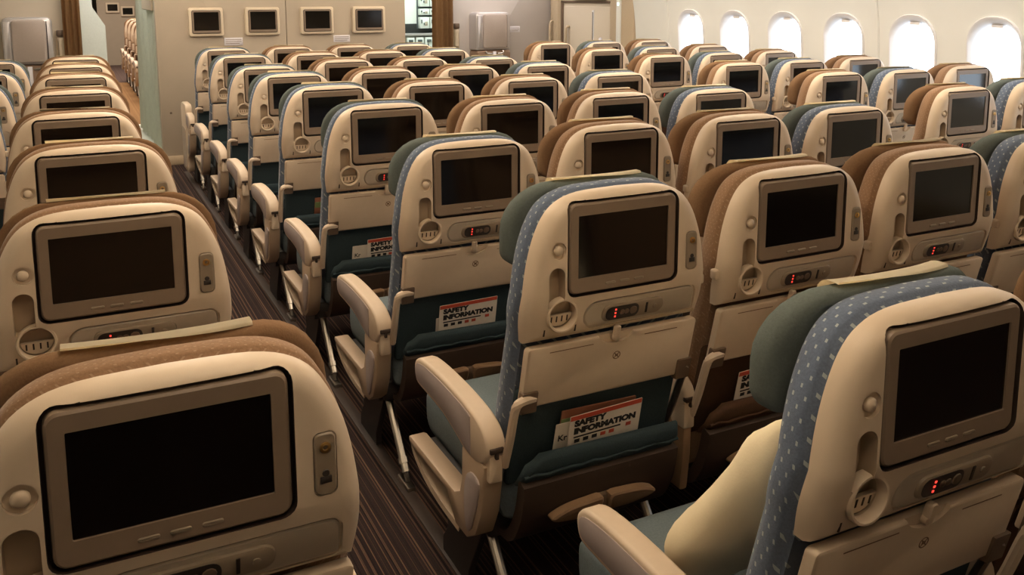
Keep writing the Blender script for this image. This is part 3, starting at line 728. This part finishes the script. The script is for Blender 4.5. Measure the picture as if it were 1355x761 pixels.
def side_console(root):
    b = bmesh.new(); add_slab(b, rrect(0.30, 0.62, 0.10, 0.66, (0.05, 0.03, 0.08, 0.05), 4), soft(-0.298, -0.246, 0.010, 2), 'yz')
    c = obj('side_console', b, M['shell'], root, 'pale upright side panel of the front row armrest')
    b = bmesh.new(); add_slab(b, rrect(0.34, 0.58, 0.14, 0.46, 0.03), [(0.002, -0.301), (0, -0.296)], 'yz')
    obj('console_door', b, M['panel'], c)
for c, rows in SEATS.items():
    n = 0
    for r, pos in enumerate(rows):
        if pos is None: continue
        if c not in PROTO: PROTO[c] = o = make_seat(*KIND[c])
        else: o = copy_tree(PROTO[c])
        o.location = (pos[0], pos[1], 0); o.scale = (1, 1, pos[2] / 0.999)
        flat = (c == 'A' and r >= 3) or (c in 'LK' and r >= 1) or (c, r) == ('B', 0)
        for ch in o.children:
            if ch.name.startswith('headrest'):          # some headrests are pushed back flat against the seat
                ch.scale = ((0.88 if c == 'B' else 1), 0.55, 1) if flat else (1, 1, 1)
                ch.location = (0, 0.040 if flat else 0, 0)
        col, where, grp = WHO[c]
        tag(o, '%s seat %s, %s row from the camera' % (col, where, ORD[n]) if n else '%s seat %s, nearest row to the camera' % (col, where), 'seat', grp)
        SEAT[(c, r)] = o; n += 1
        if (c, r) == ('A', 8): side_console(o)

# cream pillow on the nearest blue seat
b = bmesh.new(); n = 56; rings = []
for k, t in enumerate([0.02, 0.07, 0.14, 0.22, 0.32, 0.42, 0.5, 0.58, 0.68, 0.78, 0.86, 0.93, 0.98]):
    th = (t - 0.5) * 2; s = (1 - abs(th) ** 2.6) ** 0.5 * 0.5 + 0.5 if abs(th) < 0.97 else 0.42
    ring = []
    for i in range(n):
        a = i / n * 2 * PI; ca, sa = math.cos(a), math.sin(a)
        x = 0.195 * math.copysign(abs(ca) ** 0.42, ca) * s; z = 0.235 * math.copysign(abs(sa) ** 0.42, sa) * s
        ring.append((x, th * 0.056 + 0.004 * math.sin(5 * a + 2) + 0.003 * math.sin(9 * a + th * 3), z + 0.005 * math.sin(3 * a)))
    rings.append(ring)
add_loft(b, rings)
pl = obj('pillow', b, M['pillow'], angle=80)
pl.location = (1.105, 0.82 + 0.288, 0.672); pl.rotation_euler = (math.radians(34), math.radians(4), 0)
tag(pl, 'plump cream pillow leaning on the backrest of the nearest blue seat', 'pillow')

# ------------------------------------------------------------------ safety cards and leaflets in the pockets
T1 = text_mesh('lettering', 'SAFETY\nINFORMATION', 0.0225, M['ink'], 0.0016, sx=1.12)
T2 = text_mesh('lettering', 'Kr', 0.024, M['ink'], 0.0004)
def card_mesh(w, h, mat, t=0.0015):
    b = bmesh.new(); add_slab(b, rrect(-w / 2, w / 2, 0, h, 0.002, 2), [(0, -t), (0, 0)]); return to_mesh('card', b, mat)
CARD, LEAF, MAG = card_mesh(0.20, 0.133, M['paper']), card_mesh(0.21, 0.113, M['paper']), card_mesh(0.205, 0.138, M['magazine'], 0.004)
b = bmesh.new(); add_box(b, -0.0985, 0.0985, -0.0022, -0.0014, 0.120, 0.1325); RED = to_mesh('red_band', b, M['cardred'])
b = bmesh.new(); add_box(b, -0.085, 0.045, -0.0022, -0.0014, 0.0675, 0.0715); BAR = to_mesh('ink_bar', b, M['ink'])
ICON = []
for k in range(6):
    x = (-0.075, -0.051, -0.027, -0.003, 0.021, 0.068)[k]; z = 0.058 if k < 5 else 0.066
    b = bmesh.new(); add_box(b, x - 0.007, x + 0.007, -0.0022, -0.0014, z - 0.005, z + 0.005); ICON.append(to_mesh('icon', b, M['ink'] if k < 3 else M['cardred']))
def safety_card(seat, label, dx=0.0, dz=0.0, rot=0.0):
    x, y, _ = seat.location
    t = thing('safety_card', label, 'card', (x + 0.005 + dx, y + 0.103, 0.453 + dz), 0, 'safety cards in seat pockets')
    t.rotation_euler = (math.radians(14), math.radians(rot), 0)
    o = obj('card', CARD, None, t)
    obj('red_band', RED, None, o); obj('ink_bar', BAR, None, o)
    for i in ICON: obj('icon', i, None, o)
    l = obj('lettering', T1, None, o); l.location = (-0.086, -0.0019, 0.1020)
def leaflet(seat, label, dx, dz, rot, txt=True, mat=None):
    x, y, _ = seat.location
    t = thing('leaflet', label, 'leaflet', (x + dx, y + 0.113, 0.452 + dz), 0, 'leaflets in seat pockets')
    t.rotation_euler = (math.radians(14), math.radians(rot), 0)
    o = obj('sheet', LEAF, None, t)
    if txt: l = obj('lettering', T2, None, o); l.location = (-0.096, -0.0019, 0.063)
def magazine(seat, label, dx, dz, rot):
    x, y, _ = seat.location
    t = thing('magazine', label, 'magazine', (x + dx, y + 0.119, 0.453 + dz), 0, 'magazines in seat pockets')
    t.rotation_euler = (math.radians(14), math.radians(rot), 0)
    o = obj('cover', MAG, None, t)
    b = bmesh.new(); add_box(b, -0.102, -0.062, -0.0048, -0.0038, 0.086, 0.116); obj('green_patch', b, M['cardgreen'], o)
safety_card(SEAT[('A', 1)], 'white safety card in the pocket of the second blue aisle seat', 0.010, 0.0, -2)
leaflet(SEAT[('A', 1)], 'white leaflet half hidden behind the safety card of the second blue seat', -0.014, -0.002, 0)
magazine(SEAT[('A', 1)], 'dark red magazine behind the safety card of the second blue seat', -0.004, 0.002, 1)
safety_card(SEAT[('A', 2)], 'white safety card in the pocket of the third blue aisle seat', 0.0, 0.0, -1)
leaflet(SEAT[('A', 2)], 'white leaflet low behind the safety card of the third blue seat', 0.004, -0.022, -2, False)
safety_card(SEAT[('A', 3)], 'white safety card in the pocket of the fourth blue aisle seat', 0.03, 0.0, -1)
leaflet(SEAT[('A', 3)], 'white leaflet left of the safety card of the fourth blue seat', -0.020, -0.004, 0)
safety_card(SEAT[('A', 4)], 'white safety card in the pocket of the fifth blue aisle seat', 0.055, 0.0, -2)
magazine(SEAT[('A', 4)], 'dark red magazine in the pocket of the fifth blue aisle seat', 0.02, -0.006, 1)
safety_card(SEAT[('B', 1)], 'white safety card in the brown pocket of a seat right of the second blue seat', -0.018, 0.0, -2)

# seat tracks in the floor beside the aisle
for x in (0.862, 0.255):
    t = struct('trim_%d' % (7 if x > 0.5 else 8), bx(x - 0.020, x + 0.020, -1.5, 8.2, -0.001, 0.007, 0.003), M['track'])

# ------------------------------------------------------------------ jump seats, torches, curtains
def jump_seat(x0, x1, label, mirror=1):
    t = thing('jump_seat', label, 'seat', ((x0 + x1) / 2, 9.62, 0), 0)
    w = (x1 - x0) / 2
    b = bmesh.new(); add_slab(b, rrect(-w, w, 0.90, 1.335, (0.02, 0.02, 0.05, 0.05)), [(0.02, -0.20), (0.005, -0.19), (0, -0.17), (0, 0.0)])
    obj('back_housing', b, M['aluminium'], t)
    b = bmesh.new(); add_slab(b, rrect(-w * .62, w * .74, 0.925, 1.315, 0.03), [(0.014, -0.235), (0.003, -0.228), (0, -0.21), (0, -0.19)])
    obj('head_pad', b, M['jump'], t)
    obj('side_rail', bx(-w * .95, -w * .66, -0.215, -0.19, 0.93, 1.30, 0.012), M['aluminium'], t)
    obj('shadow_gap', bx(w * .76, w * .80, -0.205, -0.19, 0.93, 1.30, 0.002), M['gasket'], t)
    b = bmesh.new(); add_slab(b, rrect(-w * .97, w * .97, 0.46, 0.895, 0.03), [(0.012, -0.22), (0, -0.20), (0, 0)])
    obj('folded_seat', b, M['jumpbase'], t)
    for k in (-1, 1):
        b = bmesh.new(); add_tube(b, smooth_path([(k * w * .5, -0.225, 0.89), (k * w * .45, -0.245, 0.865), (k * w * .15, -0.243, 0.86)]), 0.010)
        obj('harness_buckle', b, M['steel'], t)
    obj('harness_strap', bx(-0.02, 0.02, -0.232, -0.215, 0.62, 0.885, 0.004), M['placard'], t)
jump_seat(4.20, 4.64, 'grey jump seat folded against the partition between curtain and exit door')
jump_seat(-0.53, -0.12, 'grey jump seat folded against the left partition behind the left seat block')
def torch(x, label):
    t = thing('torch', label, 'flashlight', (x, 9.62, 0.95))
    b = bmesh.new(); add_loft(b, [[(r * math.cos(k / 12 * 2 * PI), -0.05 + r * math.sin(k / 12 * 2 * PI), z) for k in range(12)] for r, z in ((0.022, 0.0), (0.024, 0.01), (0.024, 0.15), (0.03, 0.165), (0.03, 0.185), (0.026, 0.19))])
    obj('torch_body', b, M['wallmon'], t)
    b = bmesh.new(); add_loft(b, [[(r * math.cos(k / 12 * 2 * PI), -0.05 + r * math.sin(k / 12 * 2 * PI), z) for k in range(12)] for r, z in ((0.031, 0.20), (0.036, 0.21), (0.036, 0.25), (0.030, 0.26))])
    obj('torch_head', b, M['bracket'], t)
    obj('holder', bx(-0.045, 0.045, -0.03, 0.0, -0.04, 0.26, 0.008), M['doorf'], t)
torch(4.02, 'torch in a wall holder left of the right jump seat')
torch(-0.055, 'torch in a wall holder right of the left jump seat')
def curtain(x0, x1, y0, y1, z0, z1, mat, label, folds=4, amp=0.03, flare=0.0):
    b = bmesh.new(); n = folds * 8
    d = Vector((x1 - x0, y1 - y0)); nr = Vector((-d.y, d.x)).normalized()
    rows = []
    for j in range(7):
        tz = j / 6; row = []
        for i in range(n + 1):
            t = i / n; a = amp * (0.7 + 0.3 * math.sin(3 * t * PI + j * 0.4)) * math.sin(t * folds * 2 * PI + 0.25 * math.sin(j))
            f = 1 + flare * (1 - tz)
            row.append(b.verts.new((x0 + d.x * t * f + nr.x * a, y0 + d.y * t * f + nr.y * a, z0 + (z1 - z0) * tz)))
        rows.append(row)
    for r0, r1 in zip(rows, rows[1:]):
        for i in range(n): b.faces.new((r0[i], r0[i + 1], r1[i + 1], r1[i]))
    bmesh.ops.solidify(b, geom=b.faces[:], thickness=0.006)
    o = obj('curtain', b, mat, angle=70); tag(o, label, 'curtain'); return o
curtain(3.68, 3.95, 9.46, 9.50, 0.03, 2.28, M['curtain'], 'brown curtain gathered between the galley and the right jump seat', 4, 0.03)
curtain(-0.03, 0.125, 9.50, 9.50, 0.03, 2.28, M['curtain'], 'brown curtain gathered beside the left jump seat and white panel', 3, 0.025)
curtain(0.775, 0.745, 8.80, 11.3, 0.02, 2.28, M['greencurt'], 'pale green curtain drawn back along the bulkhead edge by the aisle', 8, 0.060)
b = bmesh.new(); add_box(b, 0.70, 0.725, 8.85, 9.9, 1.395, 2.30, 0.01)
struct('trim_9', b, M['wall'])

# ------------------------------------------------------------------ galley seen through the gap
g = thing('galley_unit', 'white galley cabinet with a dark counter seen through the gap beside the bulkhead', 'cabinet', (3.9, 10.9, 0))
obj('carcass', bx(-1.2, 0.50, 0.05, 0.7, 0.0, 2.3, 0.0), M['white'], g)
obj('counter', bx(-1.2, 0.42, -0.14, 0.06, 1.015, 1.045, 0.006), M['aluminium'], g)
obj('counter_recess', bx(-0.40, 0.43, 0.046, 0.052, 1.046, 1.165, 0.001), M['cartgap'], g)
obj('container_bay', bx(0.145, 0.43, 0.044, 0.053, 1.10, 1.56, 0.001), M['latch'], g)
obj('side_wall', bx(0.43, 0.49, -0.12, 0.05, 0.0, 2.3, 0.004), M['white'], g)
def container(x0, x1, z0, z1, label, cart=False):
    nm = 'galley_cart' if cart else 'galley_container'
    t = thing(nm, label, 'cart' if cart else 'container', ((x0 + x1) / 2, 10.940 if not cart else 10.84, z0), 0, 'white carts under the galley counter' if cart else 'white containers above the galley counter')
    w, h = (x1 - x0) / 2 - 0.003, z1 - z0 - 0.006
    y0 = -0.09 if not cart else -0.075
    obj('body', bx(-w + 0.002, w - 0.002, y0, 0.0, 0.0, h, 0.010), M['white'], t)
    if cart: obj('latch', bx(-w * .5, w * .5, y0 - 0.012, y0 + .003, h * .94, h * .97, 0.003), M['latch'], t)
    else: obj('latch', bx(-w * .80, -w * .58, y0 - 0.010, y0 + .003, h * .45, h * .78, 0.003), M['latch'], t)
    obj('label_plate', bx(w * .0, w * .55, y0 - 0.003, y0 + .003, h * .70 if cart else h * .25, h * .88 if cart else h * .6, 0.001), M['grey'], t)
    obj('turn_knob', bx(-w * .30, -w * .08, y0 - 0.012, y0 + .003, h * .83 if cart else h * .30, h * .92 if cart else h * .5, 0.003), M['latch'], t)
for j, (z0, z1) in enumerate(((1.105, 1.255), (1.275, 1.362), (1.382, 1.55))):
    for i, x0 in enumerate((4.055, 4.195)):
        container(x0, x0 + 0.135, z0, z1, 'white galley container above the counter, %s row, %s one' % (['bottom', 'middle', 'top'][j], ['left', 'right'][i]))
for i in range(4):
    x0 = 3.838 + i * 0.122
    container(x0, x0 + 0.118, 0.02, 1.005, 'white galley cart under the counter, %s of the four in view' % ['leftmost', 'second from left', 'third from left', 'rightmost'][i], True)
struct('wall_galley_side', bx(4.60, 4.68, 9.72, 11.6, 0, 2.3), M['white'])

# ------------------------------------------------------------------ the next cabin beyond the threshold
struct('wall_next_cabin', bx(0.62, 2.6, 21.5, 21.6, 0, 2.3), M['wall'])
struct('wall_next_cabin_left', bx(-1.4, 0.42, 18.6, 18.75, 0, 2.3), M['curtain'])
for k in range(5):
    o = copy_tree(PROTO['E']); o.location = (1.13, 13.6 + 0.82 * k, 0); o.scale = (1, 1, 1)
    tag(o, 'small brown seat beyond the green curtain, %s one along the far aisle' % ORD[k], 'seat', 'seats in the next cabin')
for k, (x, z) in enumerate(((0.93, 1.25), (1.23, 1.17))):
    t = thing('wall_monitor', 'tiny framed screen on the far wall beyond the aisle, ' + ('left one' if k == 0 else 'right one beside the curtain'), 'monitor', (x, 21.5, z), 0, 'screens on the far wall')
    b = bmesh.new(); add_slab(b, rrect(-0.14, 0.14, -0.11, 0.11, 0.02), [(0.008, -0.04), (0, -0.03), (0, 0)]); obj('housing', b, M['wallmon'], t)
    b = bmesh.new(); add_slab(b, rrect(-0.10, 0.10, -0.065, 0.075, 0.01), [(0, -0.045), (0, -0.03)]); obj('screen', b, M['screen'], t)
